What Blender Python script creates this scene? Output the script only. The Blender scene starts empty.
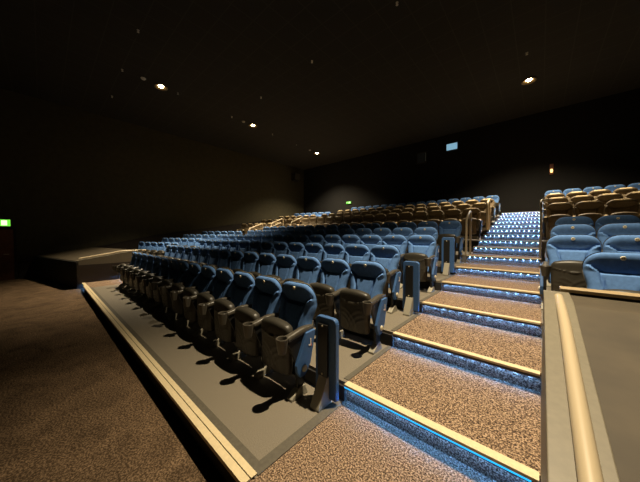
import bpy, bmesh, math, random
from mathutils import Vector, Matrix
random.seed(7)
S = bpy.context.scene
C = S.collection
PI = math.pi

# ------------------------------------------------------------------ materials
def new_mat(name):
    m = bpy.data.materials.new(name); m.use_nodes = True
    nt = m.node_tree
    return m, nt, nt.nodes['Principled BSDF']

def mat(name, col, rough=.6, metal=0, noise=0.0, nscale=40, bump=0.0, bscale=200, spec=.5, sheen=0):
    m, nt, b = new_mat(name)
    b.inputs['Base Color'].default_value = (*col, 1)
    b.inputs['Roughness'].default_value = rough
    b.inputs['Metallic'].default_value = metal
    b.inputs['Specular IOR Level'].default_value = spec
    if sheen:
        b.inputs['Sheen Weight'].default_value = sheen
    tc = nt.nodes.new('ShaderNodeTexCoord')
    if noise:
        n = nt.nodes.new('ShaderNodeTexNoise'); n.inputs['Scale'].default_value = nscale; n.inputs['Detail'].default_value = 4
        r = nt.nodes.new('ShaderNodeMapRange')
        r.inputs['From Min'].default_value = .3; r.inputs['From Max'].default_value = .7
        r.inputs['To Min'].default_value = 1 - noise; r.inputs['To Max'].default_value = 1 + noise
        x = nt.nodes.new('ShaderNodeMix'); x.data_type = 'RGBA'; x.blend_type = 'MULTIPLY'; x.inputs[0].default_value = 1
        nt.links.new(tc.outputs['Object'], n.inputs['Vector']); nt.links.new(n.outputs['Fac'], r.inputs['Value'])
        x.inputs[6].default_value = (*col, 1)
        nt.links.new(r.outputs['Result'], x.inputs[7]); nt.links.new(x.outputs[2], b.inputs['Base Color'])
    if bump:
        n2 = nt.nodes.new('ShaderNodeTexNoise'); n2.inputs['Scale'].default_value = bscale; n2.inputs['Detail'].default_value = 3
        bp = nt.nodes.new('ShaderNodeBump'); bp.inputs['Strength'].default_value = bump; bp.inputs['Distance'].default_value = .004
        nt.links.new(tc.outputs['Object'], n2.inputs['Vector']); nt.links.new(n2.outputs['Fac'], bp.inputs['Height'])
        nt.links.new(bp.outputs['Normal'], b.inputs['Normal'])
    return m

def carpet(name, dark, mid, light, scale=110, patch=0.0):
    m, nt, b = new_mat(name)
    b.inputs['Roughness'].default_value = .95; b.inputs['Specular IOR Level'].default_value = .1
    tc = nt.nodes.new('ShaderNodeTexCoord')
    n = nt.nodes.new('ShaderNodeTexNoise'); n.inputs['Scale'].default_value = scale; n.inputs['Detail'].default_value = 3; n.inputs['Roughness'].default_value = .7
    r = nt.nodes.new('ShaderNodeValToRGB'); e = r.color_ramp.elements
    e[0].position = .41; e[0].color = (*dark, 1); e[1].position = .61; e[1].color = (*light, 1)
    k = e.new(.5); k.color = (*mid, 1)
    nt.links.new(tc.outputs['Object'], n.inputs['Vector']); nt.links.new(n.outputs['Fac'], r.inputs['Fac'])
    out = r.outputs['Color']
    if patch:
        p = nt.nodes.new('ShaderNodeTexNoise'); p.inputs['Scale'].default_value = 2.2; p.inputs['Detail'].default_value = 5; p.inputs['Distortion'].default_value = 1.5
        q = nt.nodes.new('ShaderNodeMapRange'); q.inputs['From Min'].default_value = .35; q.inputs['From Max'].default_value = .65
        q.inputs['To Min'].default_value = 1 - patch; q.inputs['To Max'].default_value = 1 + patch
        x = nt.nodes.new('ShaderNodeMix'); x.data_type = 'RGBA'; x.blend_type = 'MULTIPLY'; x.inputs[0].default_value = 1
        nt.links.new(tc.outputs['Object'], p.inputs['Vector']); nt.links.new(p.outputs['Fac'], q.inputs['Value'])
        nt.links.new(out, x.inputs[6]); nt.links.new(q.outputs['Result'], x.inputs[7]); out = x.outputs[2]
    nt.links.new(out, b.inputs['Base Color'])
    bp = nt.nodes.new('ShaderNodeBump'); bp.inputs['Strength'].default_value = .6; bp.inputs['Distance'].default_value = .006
    nt.links.new(n.outputs['Fac'], bp.inputs['Height']); nt.links.new(bp.outputs['Normal'], b.inputs['Normal'])
    return m

def emit(name, col, strength):
    m, nt, b = new_mat(name)
    nt.nodes.remove(b)
    e = nt.nodes.new('ShaderNodeEmission'); e.inputs['Color'].default_value = (*col, 1); e.inputs['Strength'].default_value = strength
    nt.links.new(e.outputs[0], nt.nodes['Material Output'].inputs['Surface'])
    return m

def ceiling_mat():
    m, nt, b = new_mat('black acoustic tiles')
    b.inputs['Roughness'].default_value = .9
    tc = nt.nodes.new('ShaderNodeTexCoord')
    br = nt.nodes.new('ShaderNodeTexBrick'); br.offset = 0
    br.inputs['Scale'].default_value = 1; br.inputs['Brick Width'].default_value = .6; br.inputs['Row Height'].default_value = .6
    br.inputs['Mortar Size'].default_value = .012; br.inputs['Color1'].default_value = (.016, .0145, .011, 1)
    br.inputs['Color2'].default_value = (.0145, .013, .010, 1); br.inputs['Mortar'].default_value = (.03, .027, .022, 1)
    nt.links.new(tc.outputs['Object'], br.inputs['Vector']); nt.links.new(br.outputs['Color'], b.inputs['Base Color'])
    return m

M = {}
M['aisle'] = carpet('speckled brown stair carpet', (.04, .026, .018), (.18, .12, .077), (.50, .355, .235), 90)
M['lower'] = carpet('patterned brown carpet', (.05, .032, .018), (.10, .066, .038), (.21, .14, .085), 70, .25)
M['vinyl'] = mat('grey flecked vinyl', (.19, .165, .125), .55, noise=.35, nscale=160, bump=.15, bscale=240)
M['edging'] = mat('grey vinyl edging', (.10, .088, .065), .6, noise=.15)
M['cream'] = mat('cream nosing strip', (.70, .58, .36), .5, noise=.06)
M['groove'] = mat('dark nosing groove', (.05, .04, .02), .7)
M['dark'] = mat('dark riser board', (.012, .011, .01), .8, noise=.2)
M['housing'] = mat('black light housing', (.012, .014, .02), .35)
M['blue'] = mat('blue seat fabric', (.105, .225, .50), .85, noise=.12, nscale=30, bump=.25, bscale=320, spec=.25)
M['navy'] = mat('brown seat leather', (.17, .125, .07), .6, noise=.12, nscale=30, bump=.25, bscale=320)
M['panel'] = mat('blue end panel', (.042, .115, .29), .55, noise=.08)
M['plastic'] = mat('dark moulded plastic', (.040, .036, .027), .42, noise=.1, nscale=60, bump=.1, bscale=500)
M['arm'] = mat('black armrest plastic', (.07, .062, .048), .33, noise=.08, nscale=60)
M['shell'] = mat('grey plastic seat shell', (.10, .09, .07), .5)
M['steel'] = mat('black steel', (.02, .02, .02), .4, metal=.3)
M['foot'] = mat('grey painted bracket', (.30, .28, .22), .5)
M['badge'] = mat('cream seat badge', (.88, .80, .58), .4)
M['badge_ink'] = mat('brown badge ink', (.25, .19, .10), .5)
M['white'] = mat('white row mark', (.85, .78, .72), .4)
M['red'] = mat('red row mark', (.6, .10, .06), .4)
M['bolt'] = mat('beige pivot cap', (.62, .56, .40), .35)
M['rail'] = mat('cream painted handrail', (.50, .41, .27), .4)
M['coping'] = mat('grey coping strip', (.17, .15, .105), .5, noise=.08)
M['boxtop'] = mat('brown roof panel', (.055, .042, .024), .7, noise=.22, nscale=5)
M['boxside'] = mat('dark brown panelling', (.03, .02, .012), .6, noise=.15)
M['ledge'] = mat('tan ledge capping', (.36, .27, .15), .45, noise=.08)
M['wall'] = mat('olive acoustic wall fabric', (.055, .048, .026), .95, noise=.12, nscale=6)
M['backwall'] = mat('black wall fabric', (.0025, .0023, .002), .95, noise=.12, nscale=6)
M['dado'] = mat('dark wall dado', (.018, .012, .008), .8)
M['ceiling'] = ceiling_mat()
M['door'] = mat('red brown door', (.16, .055, .025), .5, noise=.25, nscale=9)
M['lampwhite'] = mat('white painted fitting', (.6, .58, .52), .5)
M['lampdark'] = mat('dark lamp rim', (.10, .08, .05), .4)
M['halo_reflector'] = mat('bronze lamp reflector', (.12, .075, .025), .6)
M['glass'] = mat('dark glass', (.05, .07, .10), .1)
M['lamp'] = emit('lit lamp lens', (1, .82, .5), 60)
M['led'] = emit('blue led', (.12, .37, 1.0), 230)
M['line'] = emit('cyan led reflection', (.02, .45, .95), 1.5)
M['green'] = emit('lit green sign face', (.16, .75, .05), 1.2)
M['signwhite'] = emit('lit white sign symbol', (.75, 1, .5), 1.6)
M['projector'] = emit('lit booth window', (.26, .50, .66), .8)
M['edge_glow'] = emit('glowing door frame edge', (1, .62, .2), 3.0)

# ------------------------------------------------------------------ mesh helpers
class MB:
    def __init__(self): self.v = []; self.f = []; self.m = []
    def add(self, vs, fs, mi=0):
        o = len(self.v); self.v += [tuple(p) for p in vs]
        self.f += [tuple(o + i for i in f) for f in fs]; self.m += [mi] * len(fs)
    def box(self, x0, x1, y0, y1, z0, z1, mi=0):
        self.add([(x0,y0,z0),(x1,y0,z0),(x1,y1,z0),(x0,y1,z0),(x0,y0,z1),(x1,y0,z1),(x1,y1,z1),(x0,y1,z1)],
                 [(0,3,2,1),(4,5,6,7),(0,1,5,4),(1,2,6,5),(2,3,7,6),(3,0,4,7)], mi)
    def prism(self, poly, axis, a, b, mi=0):
        n = len(poly)
        def P(p, t):
            if axis == 'x': return (t, p[0], p[1])
            if axis == 'y': return (p[0], t, p[1])
            return (p[0], p[1], t)
        self.add([P(p, a) for p in poly] + [P(p, b) for p in poly],
                 [tuple(range(n)), tuple(range(2*n-1, n-1, -1))] + [(i, (i+1) % n, n+(i+1) % n, n+i) for i in range(n)], mi)
    def tube(self, pts, r, n=10, mi=0, rx=None):
        pts = [Vector(p) for p in pts]; rings = []
        up = None
        for i, p in enumerate(pts):
            d = (pts[min(i+1, len(pts)-1)] - pts[max(i-1, 0)]).normalized()
            if up is None:
                up = Vector((0,0,1)) if abs(d.z) < .9 else Vector((1,0,0))
            a = d.cross(up).normalized(); b = a.cross(d).normalized(); up = b
            rings.append([p + a*math.cos(2*PI*k/n)*(rx or r) + b*math.sin(2*PI*k/n)*r for k in range(n)])
        vs = [q for ring in rings for q in ring]
        fs = [(i*n+k, i*n+(k+1) % n, (i+1)*n+(k+1) % n, (i+1)*n+k) for i in range(len(pts)-1) for k in range(n)]
        fs += [tuple(range(n-1, -1, -1)), tuple((len(pts)-1)*n+k for k in range(n))]
        self.add(vs, fs, mi)
    def lathe(self, prof, c, n=20, mi=0, axis='z', sx=1, sy=1):
        vs = []
        for r, h in prof:
            for k in range(n):
                a = 2*PI*k/n; x, y = r*math.cos(a)*sx, r*math.sin(a)*sy
                if axis == 'z': vs.append((c[0]+x, c[1]+y, c[2]+h))
                elif axis == 'x': vs.append((c[0]+h, c[1]+x, c[2]+y))
                else: vs.append((c[0]+x, c[1]+h, c[2]+y))
        fs = [(i*n+k, i*n+(k+1) % n, (i+1)*n+(k+1) % n, (i+1)*n+k) for i in range(len(prof)-1) for k in range(n)]
        if prof[0][0] > 0: fs.append(tuple(range(n-1, -1, -1)))
        if prof[-1][0] > 0: fs.append(tuple((len(prof)-1)*n+k for k in range(n)))
        self.add(vs, fs, mi)
    def mesh(self, name, mats, smooth=False, bevel=0, weld=True):
        me = bpy.data.meshes.new(name); me.from_pydata(self.v, [], self.f)
        for x in (mats if isinstance(mats, list) else [mats]): me.materials.append(x)
        me.polygons.foreach_set('material_index', self.m)
        bm = bmesh.new(); bm.from_mesh(me)
        if weld: bmesh.ops.remove_doubles(bm, verts=bm.verts, dist=1e-6)
        bmesh.ops.recalc_face_normals(bm, faces=bm.faces)
        if bevel:
            ed = [e for e in bm.edges if len(e.link_faces) == 2 and e.calc_face_angle(0) > .6]
            bmesh.ops.bevel(bm, geom=ed, offset=bevel, segments=3, affect='EDGES', profile=.5)
        bm.to_mesh(me); bm.free()
        if smooth:
            me.polygons.foreach_set('use_smooth', [True]*len(me.polygons))
            me.set_sharp_from_angle(angle=math.radians(42))
        me.update()
        return me
    def build(self, name, mats, parent=None, **k):
        return link(name, self.mesh(name, mats, **k), parent)

def link(name, data, parent=None):
    o = bpy.data.objects.new(name, data); C.objects.link(o)
    if parent is not None: o.parent = parent
    return o
def tag(o, label, cat, group=None, kind=None):
    o['label'] = label; o['category'] = cat
    if group: o['group'] = group
    if kind: o['kind'] = kind
    return o
def empty(name, loc, rz=0):
    o = bpy.data.objects.new(name, None); C.objects.link(o); o.location = loc; o.rotation_euler = (0, 0, rz); o.empty_display_size = .1
    return o
def struct(o): o['kind'] = 'structure'; return o
def copy_tree(o, parent=None):
    c = o.copy(); C.objects.link(c)
    if parent is not None: c.parent = parent
    for ch in CH.get(o.name, []):
        d = copy_tree(ch, c); CH.setdefault(c.name, []).append(d)
    return c
CH = {}
def snap_children():
    CH.clear()
    for o in C.objects:
        if o.parent: CH.setdefault(o.parent.name, []).append(o)
ORD = ['zeroth','first','second','third','fourth','fifth','sixth','seventh','eighth','ninth','tenth','eleventh','twelfth','thirteenth','fourteenth','fifteenth','sixteenth']
def sm(a, b, x):
    t = max(0., min(1., (x-a)/(b-a))); return t*t*(3-2*t)

# ------------------------------------------------------------------ layout numbers
XL, XR = -1.296, .03            # near stair aisle
FXL, FXR = -11.0, -9.5          # far stair aisle
Y0, PITCH, RISE = .816, .971, .1694
LOW = -.17
YB = 14.5; XWL, XWR = -14.7, 3.9; ZC = 6.8
nose = {}
for n in range(0, 7): nose[n] = (Y0 + PITCH*n, RISE*n)
for n in range(7, 16): nose[n] = (nose[6][0] + .75*(n-6), 1.19 + .155*(n-7))
rows = [(Y0 + PITCH*r, RISE*r) for r in range(6)] + [(nose[8+2*k][0], nose[8+2*k][1]) for k in range(4)]
ROWN = ['front row','second row','third row','fourth row','fifth row','sixth row','first raised row','second raised row','third raised row','back row']

# ------------------------------------------------------------------ shell
b = MB(); b.box(XWL-.2, XWR+.2, -3.5, Y0+.1, LOW-.2, LOW); struct(b.build('floor', M['lower']))
b = MB(); b.box(XWL-.2, XWR+.2, -3.5, YB+.2, ZC, ZC+.2); struct(b.build('ceiling', M['ceiling']))
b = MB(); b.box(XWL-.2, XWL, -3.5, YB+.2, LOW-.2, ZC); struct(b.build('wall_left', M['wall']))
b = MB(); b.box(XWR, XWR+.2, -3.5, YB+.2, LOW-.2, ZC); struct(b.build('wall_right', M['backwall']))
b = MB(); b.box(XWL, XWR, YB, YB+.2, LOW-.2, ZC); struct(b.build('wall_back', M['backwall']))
# dado that follows the rake along the far side wall
b = MB(); b.prism([(-.6,-.19),(-.6,.42),(0,.55),(3.9,1.45),(YB,3.05),(YB,-.19)], 'x', XWL, XWL+.035)
struct(b.build('baseboard_left', M['dado']))
b = MB(); b.prism([(-.6,.42),(0,.55),(3.9,1.45),(YB,3.05),(YB,3.09),(3.9,1.49),(0,.59),(-.6,.46)], 'x', XWL, XWL+.05)
struct(b.build('trim_dado', M['dado']))

# terraces of the middle block
for i, (y, z) in enumerate(rows):
    y1 = rows[i+1][0] if i+1 < len(rows) else YB
    if i == 5: y1 = nose[6][0]
    b = MB(); b.box(FXR, XL, y+.02, y1+.02, LOW-.2, z)
    struct(b.build('floor_terrace', M['vinyl']))
    b = MB(); b.box(FXR, XL, y-.005, y+.02, z-.20 if i else LOW, z-.03)
    if i: struct(b.build('trim_riser', M['dark']))
b = MB(); b.box(FXR, XL, nose[6][0]+.02, nose[8][0]+.02, LOW-.2, nose[6][1]); struct(b.build('floor_cross_aisle', M['vinyl']))
# front edge strip of the first terrace: twin cream strips, riser, edging
b = MB(); b.box(-9.95, XL-.01, Y0-.045, Y0+.005, -.02, .012); b.box(-9.95, XL-.01, Y0+.012, Y0+.055, -.02, .012)
b.box(-9.95, XL-.01, Y0-.04, Y0+.05, -.02, .006, 1)
struct(b.build('trim_front_strip', [M['cream'], M['groove']]))
b = MB(); b.box(-9.95, XL-.01, Y0-.02, Y0+.02, LOW-.05, -.02); struct(b.build('trim_front_riser', M['dark']))
b = MB(); b.box(FXR, XL+.005, Y0+.055, Y0+.115, -.01, .008); b.box(XL-.075, XL+.005, Y0+.115, nose[1][0]+.02, -.01, .008)
struct(b.build('trim_front_edging', M['edging']))
for i in range(1, 6):
    y, z = rows[i]
    b = MB(); b.box(XL-.05, XL+.004, y+.06, rows[i+1][0]-.0 if i < 5 else nose[6][0], z-.01, z+.006)
    struct(b.build('trim_terrace_edging', M['edging']))

# ------------------------------------------------------------------ stair aisles
led_mesh = None
def led_data():
    b = MB(); n = 8
    prof = [(.0115*math.cos(a), -.0055*math.sin(a)) for a in (0, .5, 1.0, 1.45)]
    b.lathe([(r, h) for r, h in prof], (0, 0, 0), 10)
    return b.mesh('light', M['led'], smooth=True)
LED = led_data()
def stair(xa, xb, aisle, first, last, far):
    for n in range(first, last+1):
        y, z = nose[n]
        y1 = nose[n+1][0] if n < 15 else YB
        b = MB(); b.box(xa, xb, y+.035, y1+.035, LOW-.2, z)
        struct(b.build('floor_stair_step', M['aisle']))
        if n == 0 and not far:
            b = MB(); b.box(xa-.012, xb, y-.36, y+.035, LOW-.1, z); struct(b.build('trim_stair_nosing', M['aisle'])); continue
        b = MB(); b.box(xa+.01, xb-.01, y-.018, y+.05, z-.014, z+.006); struct(b.build('trim_stair_nosing', M['cream']))
        root = empty('stair_light_strip', ((xa+xb)/2, y, z-.014))
        tag(root, 'blue light strip under the nosing of the %s step %s' % (ORD[n] if n else 'lowest', aisle), 'light strip', 'stair light strips')
        w = (xb-xa)/2-.012
        b = MB(); b.box(-w, w, -.012, -.006, -.024, 0); b.box(-w, w, -.006, .036, -.022, 0)
        b.build('housing', M['housing'], root)
        if n == 1 and not far:
            b = MB(); b.box(-w, w-.03, -.0165, -.0115, -.013, -.001); c = b.build('led_reflection', M['line'], root); c['label'] = 'led reflection drawn as a glowing cyan line below the nosing'  # emissive strip stands in for LED light reflected under the nosing
        k = 12
        for j in range(k):
            o = link('light', LED, root); o.location = (-w + (j+.5)*2*w/k, .014, -.023)
stair(XL, XR, 'of the near stairs', 0, 15, False)
stair(FXL, FXR, 'of the far stairs', 0, 15, True)

# ------------------------------------------------------------------ side blocks: terraces
for i in range(2, 10):
    y, z = rows[i]
    if i == 2: y = 2.72
    y1 = rows[i+1][0] if i < 9 else YB
    if i == 5: y1 = nose[8][0]
    b = MB(); b.box(XR, XWR, y, y1, LOW-.2, z); struct(b.build('floor_side_terrace', M['vinyl']))
ANG = math.radians(12)
def far_level(i): return rows[i][1] - RISE
def far_front(i): return rows[i][0] + .0
for i in range(2, 10):
    y = far_front(i); z = far_level(i); t = math.tan(ANG)
    b = MB(); b.prism([(FXL, y), (FXL, YB), (XWL, YB), (XWL, y - 3.7*t)], 'z', LOW-.2, z); struct(b.build('floor_far_terrace', M['vinyl']))

# ------------------------------------------------------------------ entrance housings beside the stairs, coping, handrails
XB = .026
def ztop(y): return .875 + .165*(y-1.0)
b = MB(); b.prism([(.3, LOW), (.3, ztop(.3)-.02), (2.25, ztop(2.25)-.02), (2.66, ztop(2.25)-.02), (2.66, LOW)], 'x', XB+.012, XWR)
root = empty('entrance_roof', (0, 0, 0))
b.build('roof_panel', [M['boxtop']], root)
b = MB(); b.prism([(.3, LOW), (.3, ztop(.3)+.0), (2.25, ztop(2.25)), (2.60, ztop(2.25)), (2.60, LOW)], 'x', XB, XB+.142)
b.build('coping', M['coping'], root, bevel=.004)
tag(root, 'sloping brown entrance roof with grey coping next to the near stairs', 'entrance roof')
b = MB()
hp = [(.078+XB, y, ztop(y)+.05) for y in (.3, .7, 1.1, 1.5)] + [(.078+XB, 1.75, ztop(1.75)+.047), (.078+XB, 1.9, ztop(1.9)+.035), (.078+XB, 2.1, ztop(1.9)+.045), (.078+XB, 2.42, ztop(1.9)+.05)]
b.tube(hp, .024, 16); hr = b.build('handrail', M['rail'], smooth=True)
tag(hr, 'thick cream handrail on the grey coping next to the near stairs', 'handrail')
# parapet with tan capping in front of the side block
root = empty('parapet', (.12, 2.66, 0))
b = MB(); b.box(.03, 3.75, .0, .05, .2, 1.08); b.build('panel', M['boxside'], root)
b = MB(); b.box(0, 3.75, -.05, .07, 1.08, 1.106); b.build('capping', M['ledge'], root, bevel=.005)
tag(root, 'low dark parapet with tan capping in front of the side seats', 'parapet')

# far one, mirrored and slanted to the wall
OFF = -.13
fx0, fx1 = -14.68, -10.62
def sl(x): return .22*(x-fx1)
root = empty('entrance_roof', (0, 0, 0))
def slab(xa, xb, ya, yb, up):
    v = []
    for x in (xa, xb):
        for y in (ya, yb):
            v += [(x, y+sl(x), LOW), (x, y+sl(x), ztop(y)+OFF+up)]
    return v, [(0,1,3,2),(4,6,7,5),(0,4,5,1),(2,3,7,6),(1,5,7,3),(0,2,6,4)]
b = MB(); b.add(*slab(fx0, fx1, .72, 2.35, -.02)); b.build('roof_panel', [M['boxtop']], root)
b = MB(); b.add(*slab(fx1-.11, fx1+.01, .71, 2.36, 0)); b.build('coping', M['coping'], root)
b = MB()
v, f = slab(fx0, fx1+.02, .68, .73, -.035); b.add(v, f); b.build('front_panel', M['dark'], root)
b = MB(); b.box(fx1+.0, fx1+.025, .7, 2.34, LOW, .56); b.build('side_panel', M['boxside'], root)
tag(root, 'low brown entrance roof against the far side wall', 'entrance roof')
b = MB()
hp = [(fx1-.05, y, ztop(y)+OFF+.05) for y in (.75, 1.1, 1.5)] + [(fx1-.05, 1.75, ztop(1.75)+OFF+.06), (fx1-.05, 1.9, ztop(1.9)+OFF+.045), (fx1-.05, 2.5, ztop(1.9)+OFF+.045)]
b.tube(hp, .026, 12); hr = b.build('handrail', M['rail'], smooth=True)
tag(hr, 'cream handrail on the entrance roof by the far side wall', 'handrail')

# ------------------------------------------------------------------ seats
def hw(z, w=.258, zt=.995, r=.145):
    if z > zt-r: return w - r + math.sqrt(max(0, r*r-(z-zt+r)**2))
    return w - .03*sm(.80, .62, z)
def tilt(z):      # head part leans forward, the lower back reclines
    if z >= .80: return .05 - (z-.943)*.21
    return .0800 + (z-.80)*.29
ZS = [.34 + (.85-.34)*i/40 for i in range(41)] + [.85 + .145*math.sin(PI/2*i/12) for i in range(1, 13)]
def back_depth(s, z):
    a = abs(s)
    zc = .792 + .08*sm(.42, .95, a)
    head = sm(zc-.004, zc+.018, z)*(.022 + .006*sm(.84, .93, z))
    sl_ = .56 - .16*sm(.80, .45, z)
    lum = (.048 if a < sl_ else .058)
    g = abs(a-sl_); lum *= .45 + .55*sm(0, .09, g)
    lum += .004
    low = lum*(1-sm(zc-.02, zc, z)*.75)
    d = low*(1-sm(zc-.004, zc+.018, z)) + head
    e = (max(0, 1-a**7))**.5
    if z > .90: e *= (max(0, 1-((z-.90)/.096)**3))**.5
    return (.018 + d)*e
def backrest_mesh(m):
    b = MB(); NX = 40; vs = []; fs = []
    ss = [math.sin(PI/2*(-1+2*j/NX))*.55 + (-1+2*j/NX)*.45 for j in range(NX+1)]
    for z in ZS:
        for s in ss: vs.append((s*hw(z), tilt(z)-back_depth(s, z), z))
    w = NX+1
    fs = [(i*w+j, i*w+j+1, (i+1)*w+j+1, (i+1)*w+j) for i in range(len(ZS)-1) for j in range(NX)]
    b.add(vs, fs)
    # flat back closing the pad
    n = len(ZS)
    vb = [(s*hw(z), tilt(z)+.012, z) for z in ZS for s in (-1, 1)]
    fb = [(2*i, 2*i+2, 2*i+3, 2*i+1) for i in range(n-1)]
    b.add(vb, fb)
    for i in range(n-1):
        for s, j in ((-1, 0), (1, NX)):
            b.add([vs[i*w+j], vs[(i+1)*w+j], vb[2*(i+1)+(s > 0)], vb[2*i+(s > 0)]], [(0,1,2,3)])
    b.add([vs[(n-1)*w+j] for j in range(w)] + [vb[2*n-1], vb[2*n-2]], [tuple(range(w+2))])
    b.add([vs[j] for j in range(w)] + [vb[1], vb[0]], [tuple(range(w+2))])
    return b.mesh('backrest', m, smooth=True)
def shell_mesh():
    b = MB(); n = len(ZS); vs = []
    for z in ZS:
        for s in (-1, -.8, .8, 1):
            k = hw(z)+.006; y = tilt(z)+.013
            vs += [(s*k, y, z+.006), (s*k*.96, y+.012 + (.036 if abs(s) < .9 else .0), z+.002)]
    fs = []
    for i in range(n-1):
        for j in range(3):
            p = i*8+2*j; q = (i+1)*8+2*j
            fs += [(p, p+2, q+2, q), (p+1, q+1, q+3, p+3)]
        p = i*8; q = (i+1)*8
        fs += [(p, q, q+1, p+1), (p+6, p+7, q+7, q+6)]
    for i in (0, n-1):
        for j in range(3):
            p = i*8+2*j; fs.append((p, p+1, p+3, p+2))
    b.add(vs, fs); return b.mesh('back_shell', M['shell'], smooth=True)
def cushion_mesh():
    b = MB(); NX, NZ = 44, 44; hx = .222
    def outline(t, u):    # z at height fraction t for lateral place u: arched top, rounded corners
        zb = .165 + .02*abs(u)**4; zt = .640 + .040*(1-u*u) - .05*max(0, abs(u)-.8)/.2*abs(u)**6
        return zb + (zt-zb)*t
    front, rear = [], []
    for i in range(NZ+1):
        t = .25*(i/NZ) + .75*(.5-.5*math.cos(PI*i/NZ))
        for j in range(NX+1):
            q = -1+2*j/NX; u = .5*q + .5*math.sin(PI/2*q)
            w = 2*t-1
            z = outline(t, u); x = u*(hx - .022*(1-t))
            e = (max(0, 1-abs(u)**9)*max(0, 1-abs(w)**16))**.5
            y = -.05 - .026*(1-u*u)*(1-.5*w*w)
            sm_ = .74 - .30*(1-u*u)                                   # smile shaped seam below the top
            y -= .010*math.exp(-((w-sm_)/.020)**2)*(abs(u) < .93)
            for k in range(3):                                        # moulded arcs at the lower corners
                r = math.hypot((u-.9)*.9, w+1.0); y -= .006*math.exp(-((r-(.75+.22*k))/.035)**2)*(w < .15)
                r = math.hypot((u+.9)*.9, w+1.0); y -= .006*math.exp(-((r-(.75+.22*k))/.035)**2)*(w < .15)
            lean = -.225 - (z-.445)*.02
            front.append((x, lean + y*e, z)); rear.append((x, lean + (.05+.012*(1-u*u))*e, z))
    b.add(front, []); n = len(front); b.add(rear, []); W = NX+1
    F_ = [(i*W+j, i*W+j+1, (i+1)*W+j+1, (i+1)*W+j) for i in range(NZ) for j in range(NX)]
    b.f += F_ + [tuple(n+k for k in reversed(f)) for f in F_]; b.m += [0]*(2*len(F_))
    return b.mesh('seat_cushion', M['plastic'], smooth=True)
ARM_PATH = [(.0, .622), (-.055, .626), (-.115, .626), (-.17, .621), (-.23, .612), (-.29, .603), (-.335, .599)]
def arm_mesh():
    b = MB(); n = 12; vs = []; fs = []
    for i, (y, z) in enumerate(ARM_PATH):
        w = [.024, .030, .034, .034, .033, .034, .040][i]; h = [.026, .030, .034, .034, .032, .030, .028][i]
        for k in range(n):
            a = 2*PI*k/n; c, s_ = math.cos(a), math.sin(a)
            vs.append((w*math.copysign(abs(c)**.6, c), y, z-.022 + h*math.copysign(abs(s_)**.7, s_)))
    fs = [(i*n+k, i*n+(k+1) % n, (i+1)*n+(k+1) % n, (i+1)*n+k) for i in range(len(ARM_PATH)-1) for k in range(n)]
    fs += [tuple(range(n)), tuple((len(ARM_PATH)-1)*n+k for k in range(n-1, -1, -1))]
    b.add(vs, fs)
    return b.mesh('armrest', M['arm'], smooth=True)
def cup_mesh():
    b = MB()
    b.lathe([(.030, -.125), (.036, -.128), (.046, -.07), (.055, -.006), (.056, .004), (.053, .008), (.044, .006), (.042, -.002), (.030, -.125)], (0, -.380, .597), 22)
    for k in range(3):
        a = PI*k/3; c, s_ = math.cos(a)*.034, math.sin(a)*.034
        b.tube([(-c, -.380-s_, .480), (c, -.380+s_, .480)], .0045, 6)
    return b.mesh('cup_holder', M['arm'], smooth=True)
def standard_mesh():
    b = MB(); b.prism([(-.10, .60), (-.30, .58), (-.32, .53), (-.215, .30), (-.205, .0), (-.125, .0), (-.10, .30), (-.055, .50), (-.03, .60)], 'x', -.016, .016)
    return b.mesh('stanchion', M['steel'], bevel=.004)
def foot_mesh():
    b = MB(); b.prism([(-.30, 0), (-.30, .022), (-.185, .095), (-.13, .095), (-.09, .0)], 'x', -.034, .034)
    return b.mesh('foot', M['foot'], bevel=.005)
def panel_mesh():
    b = MB(); b.prism([(-.005, .592), (-.125, .588), (-.17, .48), (-.25, .315), (-.245, .255), (-.205, .195), (-.145, .195), (-.07, .29), (-.005, .56)], 'x', -.018, .018)
    return b.mesh('end_panel', M['panel'], bevel=.006)
def bolt_mesh():
    b = MB(); b.lathe([(.031, 0), (.031, .006), (.024, .013), (.012, .015), (.0, .015)], (0, 0, 0), 18, 0, 'x')
    return b.mesh('pivot_cap', M['bolt'], smooth=True)
def mark_mesh():   # a small hooked white letter with a red dot of print at its foot
    b = MB(); b.box(0, .004, -.004, .007, -.022, .034); b.box(0, .004, -.018, .007, -.034, -.022); b.box(0, .004, -.024, -.014, -.030, -.016); b.box(0, .003, .010, .016, -.044, -.02, 1)
    return b.mesh('row_letter', [M['white'], M['red']])
def badge_mesh():
    b = MB(); b.lathe([(.0, -.003), (.019, -.003), (.0205, .0), (.0205, .012)], (0, 0, 0), 20, 0, 'y')
    b.box(-.008, -.004, -.0045, -.002, -.008, .008, 1); b.box(.003, .007, -.0045, -.002, -.008, .008, 1)
    return b.mesh('number_badge', [M['badge'], M['badge_ink']])
def band_mesh():
    b = MB(); n = 22; m_ = 8; vs = []
    for j in range(n+1):
        q = -1+2*j/n; x = q*.19; zt = .992 - .05*max(0, abs(q)-.55)**2/.2
        e = (1-abs(q)**8)**.5
        for k in range(m_):
            a = 2*PI*k/m_; vs.append((x, .045 + (.040*math.cos(a)-.0)*e, zt-.030 + .040*math.sin(a)*e + (.002 if j % 2 else 0)))
    fs = [(j*m_+k, j*m_+(k+1) % m_, (j+1)*m_+(k+1) % m_, (j+1)*m_+k) for j in range(n) for k in range(m_)]
    b.add(vs, fs); return b.mesh('headrest_band', M['leather'], smooth=True)
M['leather'] = mat('tan leather', (.70, .55, .32), .4, noise=.1)
def tan_arm():
    me = D['arm'].copy(); me.materials[0] = M['leather']
    c = D['cush'].copy(); c.materials[0] = M['navy']; D['cusht'] = c
    return me
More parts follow.
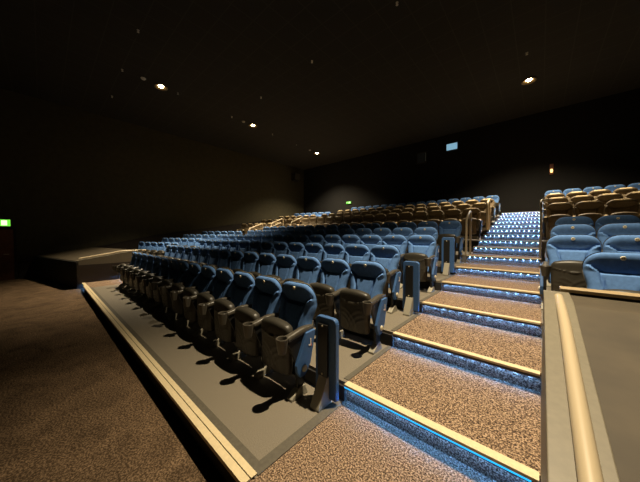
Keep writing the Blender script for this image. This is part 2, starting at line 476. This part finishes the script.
D = dict(back=backrest_mesh(M['blue']), backn=backrest_mesh(M['navy']), shell=shell_mesh(), cush=cushion_mesh(), arm=arm_mesh(), cup=cup_mesh(), std=standard_mesh(), foot=foot_mesh(), pan=panel_mesh(), bolt=bolt_mesh(), mark=mark_mesh(), badge=badge_mesh())
D['band'] = band_mesh(); D['armt'] = tan_arm()
SP = .533
def put(name, key, parent, loc=(0, 0, 0)):
    o = link(name, D[key], parent); o.location = loc; return o
def add_arm(root, x, dark=False):
    a = put('armrest', 'armt' if dark else 'arm', root, (x, 0, 0)); put('cup_holder', 'cup', a)
    s_ = put('stanchion', 'std', root, (x, 0, 0)); put('foot', 'foot', s_)
    return a
def make_seat(end=None, dark=False):
    """end: +1 the end panel is on the +x side, -1 on the -x side"""
    root = empty('cinema_seat', (0, 0, 0))
    put('backrest', 'backn' if dark else 'back', root)
    put('back_shell', 'shell', root); put('seat_cushion', 'cusht' if dark else 'cush', root)
    if dark: put('headrest_band', 'band', root)
    else: put('number_badge', 'badge', root, (0, tilt(.943)-back_depth(0, .943)-.001, .943)).rotation_euler = (math.atan(.21), 0, 0)
    add_arm(root, -SP/2, dark)
    if end:
        if end > 0: add_arm(root, SP/2, dark)
        x = end*(SP/2+.034) if end > 0 else -(SP/2+.034)
        p = put('end_panel', 'pan', root, (x, 0, 0))
        c = put('pivot_cap', 'bolt', p, (end*.018, -.155, .265)); 
        if end < 0: c.rotation_euler = (0, 0, PI)
        l = put('row_letter', 'mark', p, (end*.018, -.075, .49))
        if end < 0: l.rotation_euler = (0, 0, PI)
    return root
proto = {}
for dk in (False, True):
    for en in (None, 1, -1): proto[(en, dk)] = make_seat(en, dk)
snap_children()
used = set()
def seat(x, y, z, rz, label, group, end=None, dark=False):
    p = proto[(end, dk_ := dark)]
    if (end, dk_) not in used: used.add((end, dk_)); o = p
    else: o = copy_tree(p)
    o.location = (x, y, z); o.rotation_euler = (0, 0, rz)
    return tag(o, label, 'seat', group)
BY = .944
NMID = [14, 15, 14, 15, 14, 15, 15, 15, 15, 15]
for i, (y, z) in enumerate(rows):
    odd = i % 2 == 0 and i < 6
    x0 = (-1.94 if i == 0 else -1.92) if odd else -1.666
    for k in range(NMID[i]):
        lab = '%s cinema seat in the middle block, %s, %s from the near stairs' % ('brown' if 6 <= i < 9 else 'blue', ROWN[i], ORD[k+1])
        seat(x0 - SP*k, y+BY, z, 0, lab, 'seats in the %s of the middle block' % ROWN[i], 1 if k == 0 else (-1 if k == NMID[i]-1 else None), 6 <= i < 9)
RX = {2: .60, 3: .325, 4: .385, 5: .465}
for i in range(2, 10):
    y, z = rows[i]; x0 = RX.get(i, .36); n = 4 if i < 6 else 6
    for k in range(n):
        lab = '%s cinema seat behind the parapet, %s, %s from the near stairs' % ('brown' if 6 <= i < 9 else 'blue', ROWN[i], ORD[k+1])
        seat(x0 + SP*k, y+BY, z, 0, lab, 'seats in the %s behind the parapet' % ROWN[i], -1 if k == 0 and i != 2 else None, 6 <= i < 9)
for i in range(2, 10):
    y = far_front(i)+BY; z = far_level(i)
    for k in range(6):
        d = .36 + SP*k
        lab = '%s cinema seat by the far wall, %s, %s from the far stairs' % ('brown' if 6 <= i < 9 else 'blue', ROWN[i], ORD[k+1])
        seat(FXL - d*math.cos(ANG), y - d*math.sin(ANG), z, ANG, lab, 'seats in the %s by the far wall' % ROWN[i], 1 if k == 0 else None, 6 <= i < 9)
for key, p in proto.items():
    if key not in used:
        for c in p.children_recursive: bpy.data.objects.remove(c)
        bpy.data.objects.remove(p)

# blue end posts that fill the half place at the aisle end of every other row
def make_post():
    root = empty('end_post', (0, 0, 0))
    b = MB(); w, zt, r = .120, .775, .045
    pr = [(-w, .05), (w, .05), (w, zt-r)] + [(w-r+r*math.cos(a), zt-r+r*math.sin(a)) for a in (.4, .8, 1.2)] + [(w-r, zt), (-w+r, zt)] + [(-w+r-r*math.sin(a), zt-r+r*math.cos(a)) for a in (.4, .8, 1.2)] + [(-w, zt-r)]
    b.prism(pr, 'y', -.026, .026); b.build('pad', M['panel'], root, bevel=.010)
    b = MB(); b.box(-.070, .040, -.050, -.024, .24, .715); p = b.build('cover_plate', M['steel'], root, bevel=.004)
    for z in (.70, .27):
        c = MB(); c.lathe([(.009, -.055), (.009, -.048)], (-.015, 0, z), 10, 0, 'y'); c.build('screw', M['bolt'], p)
    b = MB(); b.prism([(.01, .25), (-.05, .25), (-.165, .02), (-.165, 0), (.01, 0)], 'x', -.055, .045); b.build('foot', M['foot'], root, bevel=.005)
    return root
pp = make_post(); snap_children()
for q, i in enumerate((0, 2, 4)):
    o = pp if q == 0 else copy_tree(pp)
    o.location = (-1.42, rows[i][0]+.875, rows[i][1])
    tag(o, 'blue padded end post with black cover plate, at the stair end of the %s' % ROWN[i], 'end post', 'end posts beside the near stairs')

# ------------------------------------------------------------------ stair handrails higher up
def arc(p, q, r, n=6): return [Vector(p).lerp(Vector(q), t/n) for t in range(n+1)]
b = MB()
x = XL-.02
b.tube([(x, 6.72, nose[6][1]), (x, 6.72, 1.82), (x, 6.76, 1.90), (x, 7.02, 2.06), (x, 7.10, 2.09), (x, 7.16, 2.04), (x, 7.18, 1.95), (x, 7.18, nose[6][1])], .024, 10)
h = b.build('handrail', M['rail'], smooth=True)
tag(h, 'looped cream handrail at the foot of the raised rows, beside the middle block', 'handrail')
b = MB()
b.tube([(x, 9.75, nose[9][1]-.01), (x, 9.75, 2.48), (x, 9.79, 2.56), (x, 10.05, 2.66), (x, 10.12, 2.60), (x, 10.13, nose[10][1]-.02)], .034, 10)
h = b.build('handrail', M['rail'], smooth=True)
tag(h, 'looped cream handrail halfway up the raised rows, beside the middle block', 'handrail')
b = MB(); x = XR-.03
b.tube([(x, 7.25, nose[6][1]-.6), (x, 7.25, 2.08), (x, 7.27, 2.16), (x, 7.40, 2.26), (x+.02, 7.46, 2.28), (x+.16, 7.5, 2.28)], .021, 10)
b.tube([(x, 7.52, nose[6][1]-.6), (x, 7.52, 2.26)], .021, 10)
h = b.build('handrail', M['rail'], smooth=True)
tag(h, 'cream handrail across the stairs from the looped one, beside the side seats', 'handrail')
for q, (yy, zz) in enumerate(((7.0, nose[6][1]), (8.4, nose[8][1]))):
    for s_, xx in enumerate((FXR+.06, FXL-.06)):
        b = MB()
        zb = zz if s_ == 0 else zz-RISE-.2
        b.tube([(xx, yy, zb), (xx, yy, zz+.70), (xx, yy+.05, zz+.78), (xx, yy+.75, zz+1.05), (xx, yy+.82, zz+1.02), (xx, yy+.84, zz+.94), (xx, yy+.84, zb)], .03, 10)
        h = b.build('handrail', M['rail'], smooth=True)
        tag(h, 'cream handrail at the far stairs, %s, on the side of the %s' % (('lower','upper')[q], ('middle block','far wall')[s_]), 'handrail')

# ------------------------------------------------------------------ lamps and fittings on the ceiling
ring = MB(); ring.lathe([(.08, 0), (.205, 0), (.21, -.055), (.195, -.055), (.10, -.008), (.08, 0)], (0, 0, 0), 24)  # rim widened so its warm glow stands in for the lamp halo
RING = ring.mesh('halo_rim', M['halo_reflector'], smooth=True)
lens = MB(); lens.lathe([(.0, -.040), (.05, -.034), (.075, -.018), (.08, 0)], (0, 0, 0), 20)
LENS = lens.mesh('lens', M['lamp'], smooth=True)
LAMPS = [(-.39, 2.94, 'over the near stairs, above the front rows', 0), (-.39, 11.2, 'over the near stairs, above the raised rows', 1),
         (-10.21, 2.94, 'over the far stairs, above the front rows', 1), (-10.49, 6.91, 'over the far stairs, above the cross aisle', 1), (-10.97, 12.03, 'over the far stairs, above the raised rows', 1)]
for x, y, w, seen in LAMPS:
    r = empty('ceiling_lamp', (x, y, ZC)); tag(r, 'round warm ceiling lamp '+w, 'ceiling lamp', 'ceiling lamps')
    link('halo_rim', RING, r); link('lens', LENS, r)
    L = bpy.data.lights.new('ceiling_spot', 'SPOT'); L.energy = 3300 if y < 8 else 3300; L.color = (1, .82, .55); L.spot_size = math.radians(86 if y < 8 else 118); L.spot_blend = 1; L.shadow_soft_size = .05
    o = bpy.data.objects.new('ceiling_spot', L); C.objects.link(o); o.location = (x, y, ZC-.12)

det = MB(); det.lathe([(.075, 0), (.075, -.02), (.05, -.045), (.0, -.05)], (0, 0, 0), 18)
DET = det.mesh('smoke_detector', M['lampwhite'], smooth=True)
spr = MB(); spr.lathe([(.03, 0), (.03, -.01), (.012, -.015), (.012, -.05), (.03, -.055), (.0, -.06)], (0, 0, 0), 12)
SPR = spr.mesh('sprinkler', M['lampwhite'], smooth=True)
CAM = Vector((0, 0, 1.516)); YAW, PIT, F = math.radians(41.663), math.radians(-1.583), 247.57
for (x, y), w in (((-10.15, 2.40), 'above the front rows'), ((-10.50, 6.40), 'above the cross aisle'), ((-10.91, 11.31), 'above the raised rows')):
    p = Vector((x, y, ZC)); o = link('smoke_detector', DET); o.location = p
    tag(o, 'round white smoke detector beside the far lamp '+w, 'smoke detector', 'smoke detectors')
for (x, y), w in (((-7.88, 1.77), 'farthest over the screen end'), ((-10.12, 1.83), 'between the far wall and the first far lamp'), ((-10.23, 3.50), 'behind the first far lamp'), ((-12.34, 1.90), 'nearest the far wall'), ((-8.14, 5.73), 'between the lamp rows, above the cross aisle'),
                  ((-10.45, 5.79), 'just before the second far lamp'), ((-10.66, 8.21), 'just behind the second far lamp'), ((-10.84, 10.10), 'just before the third far lamp'), ((-5.30, 5.59), 'in the middle of the ceiling tiles'),
                  ((-2.54, 5.50), 'high over the middle block'), ((-0.39, 9.50), 'before the near lamp'), ((-0.42, 14.46), 'behind the near lamp'), ((-11.29, 15.31), 'above the back row')):
    p = Vector((x, y, ZC))
    if p.y > YB-.1: continue
    o = link('ceiling_sprinkler', SPR); o.location = p
    tag(o, 'small white ceiling sprinkler '+w, 'sprinkler', 'ceiling sprinklers')

# ------------------------------------------------------------------ signs, doors, speaker, booth windows
def exit_sign(loc, rz, label, s):
    r = empty('exit_sign', loc, rz)
    b = MB(); b.box(-.21*s, .21*s, 0, .05, -.09*s, .09*s); b.build('casing', M['lampdark'], r, bevel=.004)
    b = MB(); b.box(-.20*s, .20*s, -.006, 0, -.08*s, .08*s); b.build('sign_face', M['green'], r)
    b = MB()
    f = lambda p: [(x*s, z*s) for x, z in p]
    b.prism(f([(.06, -.06), (.15, -.06), (.15, .06), (.06, .06)]), 'y', -.010, -.006)                        # doorway
    b.lathe([(.014*s, -.010), (.014*s, -.006)], (-.012*s, 0, .05*s), 10, 0, 'y')                              # runner
    for p in ([(-.03, .03), (.0, .035), (.02, -.01), (-.015, -.015)], [(-.015, -.015), (.02, -.01), (.045, -.035), (.02, -.06), (.01, -.055), (.025, -.035)], [(-.015, -.01), (.0, -.02), (-.035, -.06), (-.06, -.06)], [(-.03, .03), (-.06, .0), (-.05, -.005), (-.02, .02)], [(0, .03), (.03, .01), (.045, .02), (.045, .01), (.03, 0), (0, .02)]):
        b.prism(f(p), 'y', -.010, -.006)
    b.prism(f([(-.17, .0), (-.13, .045), (-.13, .015), (-.085, .015), (-.085, -.015), (-.13, -.015), (-.13, -.045)]), 'y', -.010, -.006)   # arrow
    b.build('sign_symbol', M['signwhite'], r)
    tag(r, label, 'exit sign', 'exit signs')
exit_sign((-10.15, YB-.06, 3.74), 0, 'green lit exit sign high on the black back wall', 1.0)
exit_sign((XWL+.06, -1.06, 1.93), PI/2, 'green lit exit sign over the red brown door', 1.5)
root = empty('door_1', (XWL, -1.2, LOW))
struct(root)
b = MB(); b.box(.0, .05, -.5, .5, 0, 1.86); b.build('door_leaf', M['door'], root)
b = MB(); b.box(0, .07, .5, .57, 0, 1.92); b.box(0, .07, -.57, -.5, 0, 1.92); b.box(0, .07, -.5, .5, 1.86, 1.92); b.build('door_frame', M['dado'], root)
b = MB(); b.tube([(.05, .38, .95), (.10, .38, .95), (.10, .26, .95)], .011, 8); b.build('door_handle', M['bolt'], root)
# booth windows
def booth(x, z, w, h, m, label):
    r = empty('booth_window', (x, YB, z))
    b = MB(); b.box(-w/2, w/2, -.02, 0, -h/2, h/2); b.build('pane', m, r)
    b = MB(); t = .04
    b.box(-w/2-t, w/2+t, -.05, 0, h/2, h/2+t); b.box(-w/2-t, w/2+t, -.05, 0, -h/2-t, -h/2); b.box(-w/2-t, -w/2, -.05, 0, -h/2, h/2); b.box(w/2, w/2+t, -.05, 0, -h/2, h/2)
    b.build('frame', M['dado'], r); tag(r, label, 'projection window')
booth(-3.57, 6.13, .52, .34, M['projector'], 'small pale blue lit projection window high in the back wall')
booth(-5.15, 5.86, .45, .55, M['glass'], 'dark unlit projection window beside the lit one')
b = MB(); b.box(-5.15+.235, -5.15+.262, YB-.052, YB-.05, 5.63, 6.10); g = b.build('window_edge_glow', M['projector']); g.parent = None
g['kind'] = 'structure'; g.name = 'trim_booth_glow'
g.data.materials[0] = mat('painted window edge glow', (.3, .42, .5), .4)  # pale colour paints the glow along the window edge
# glowing piece added for a door frame edge that catches warm light
r = empty('door_edge_glow', (.304, YB, 4.2))
b = MB(); b.lathe([(.03, -.07), (.045, 0), (.03, .07)], (0, -.09, 0), 14); b.build('lit_edge', M['edge_glow'], r, smooth=True)
b = MB(); b.box(-.06, .06, -.05, 0, -.14, .30); b.build('bracket', M['door'], r, bevel=.006)
tag(r, 'added warm glow for a lit door frame edge, above the near stairs', 'door edge glow')
# loudspeaker in the back corner
r = empty('wall_speaker', (XWL+.12, 13.4, 6.0), 0)
b = MB(); b.prism([(-.12, -.3), (.28, -.25), (.34, .27), (-.12, .3)], 'y', -.28, .28); b.build('cabinet', M['dark'], r, bevel=.01)
b = MB(); b.prism([(.285, -.22), (.295, -.22), (.35, .24), (.34, .24)], 'y', -.25, .25); b.build('grille', M['shell'], r)
tag(r, 'grey box loudspeaker high on the far side wall near the back corner', 'loudspeaker')

# ------------------------------------------------------------------ camera, world, view
cam = bpy.data.cameras.new('camera'); co = bpy.data.objects.new('camera', cam); C.objects.link(co)
cam.sensor_fit = 'HORIZONTAL'; cam.sensor_width = 36; cam.lens = 36*F/640; cam.clip_start = .02
co.location = CAM; co.rotation_euler = (PI/2+PIT, 0, YAW); S.camera = co
w = bpy.data.worlds.new('world'); S.world = w; w.use_nodes = True
w.node_tree.nodes['Background'].inputs['Color'].default_value = (0, 0, 0, 1)
S.view_settings.view_transform = 'Standard'; S.view_settings.look = 'None'; S.view_settings.exposure = 0; S.view_settings.gamma = 1
S.view_settings.use_curve_mapping = False

S.cycles.diffuse_bounces = 2
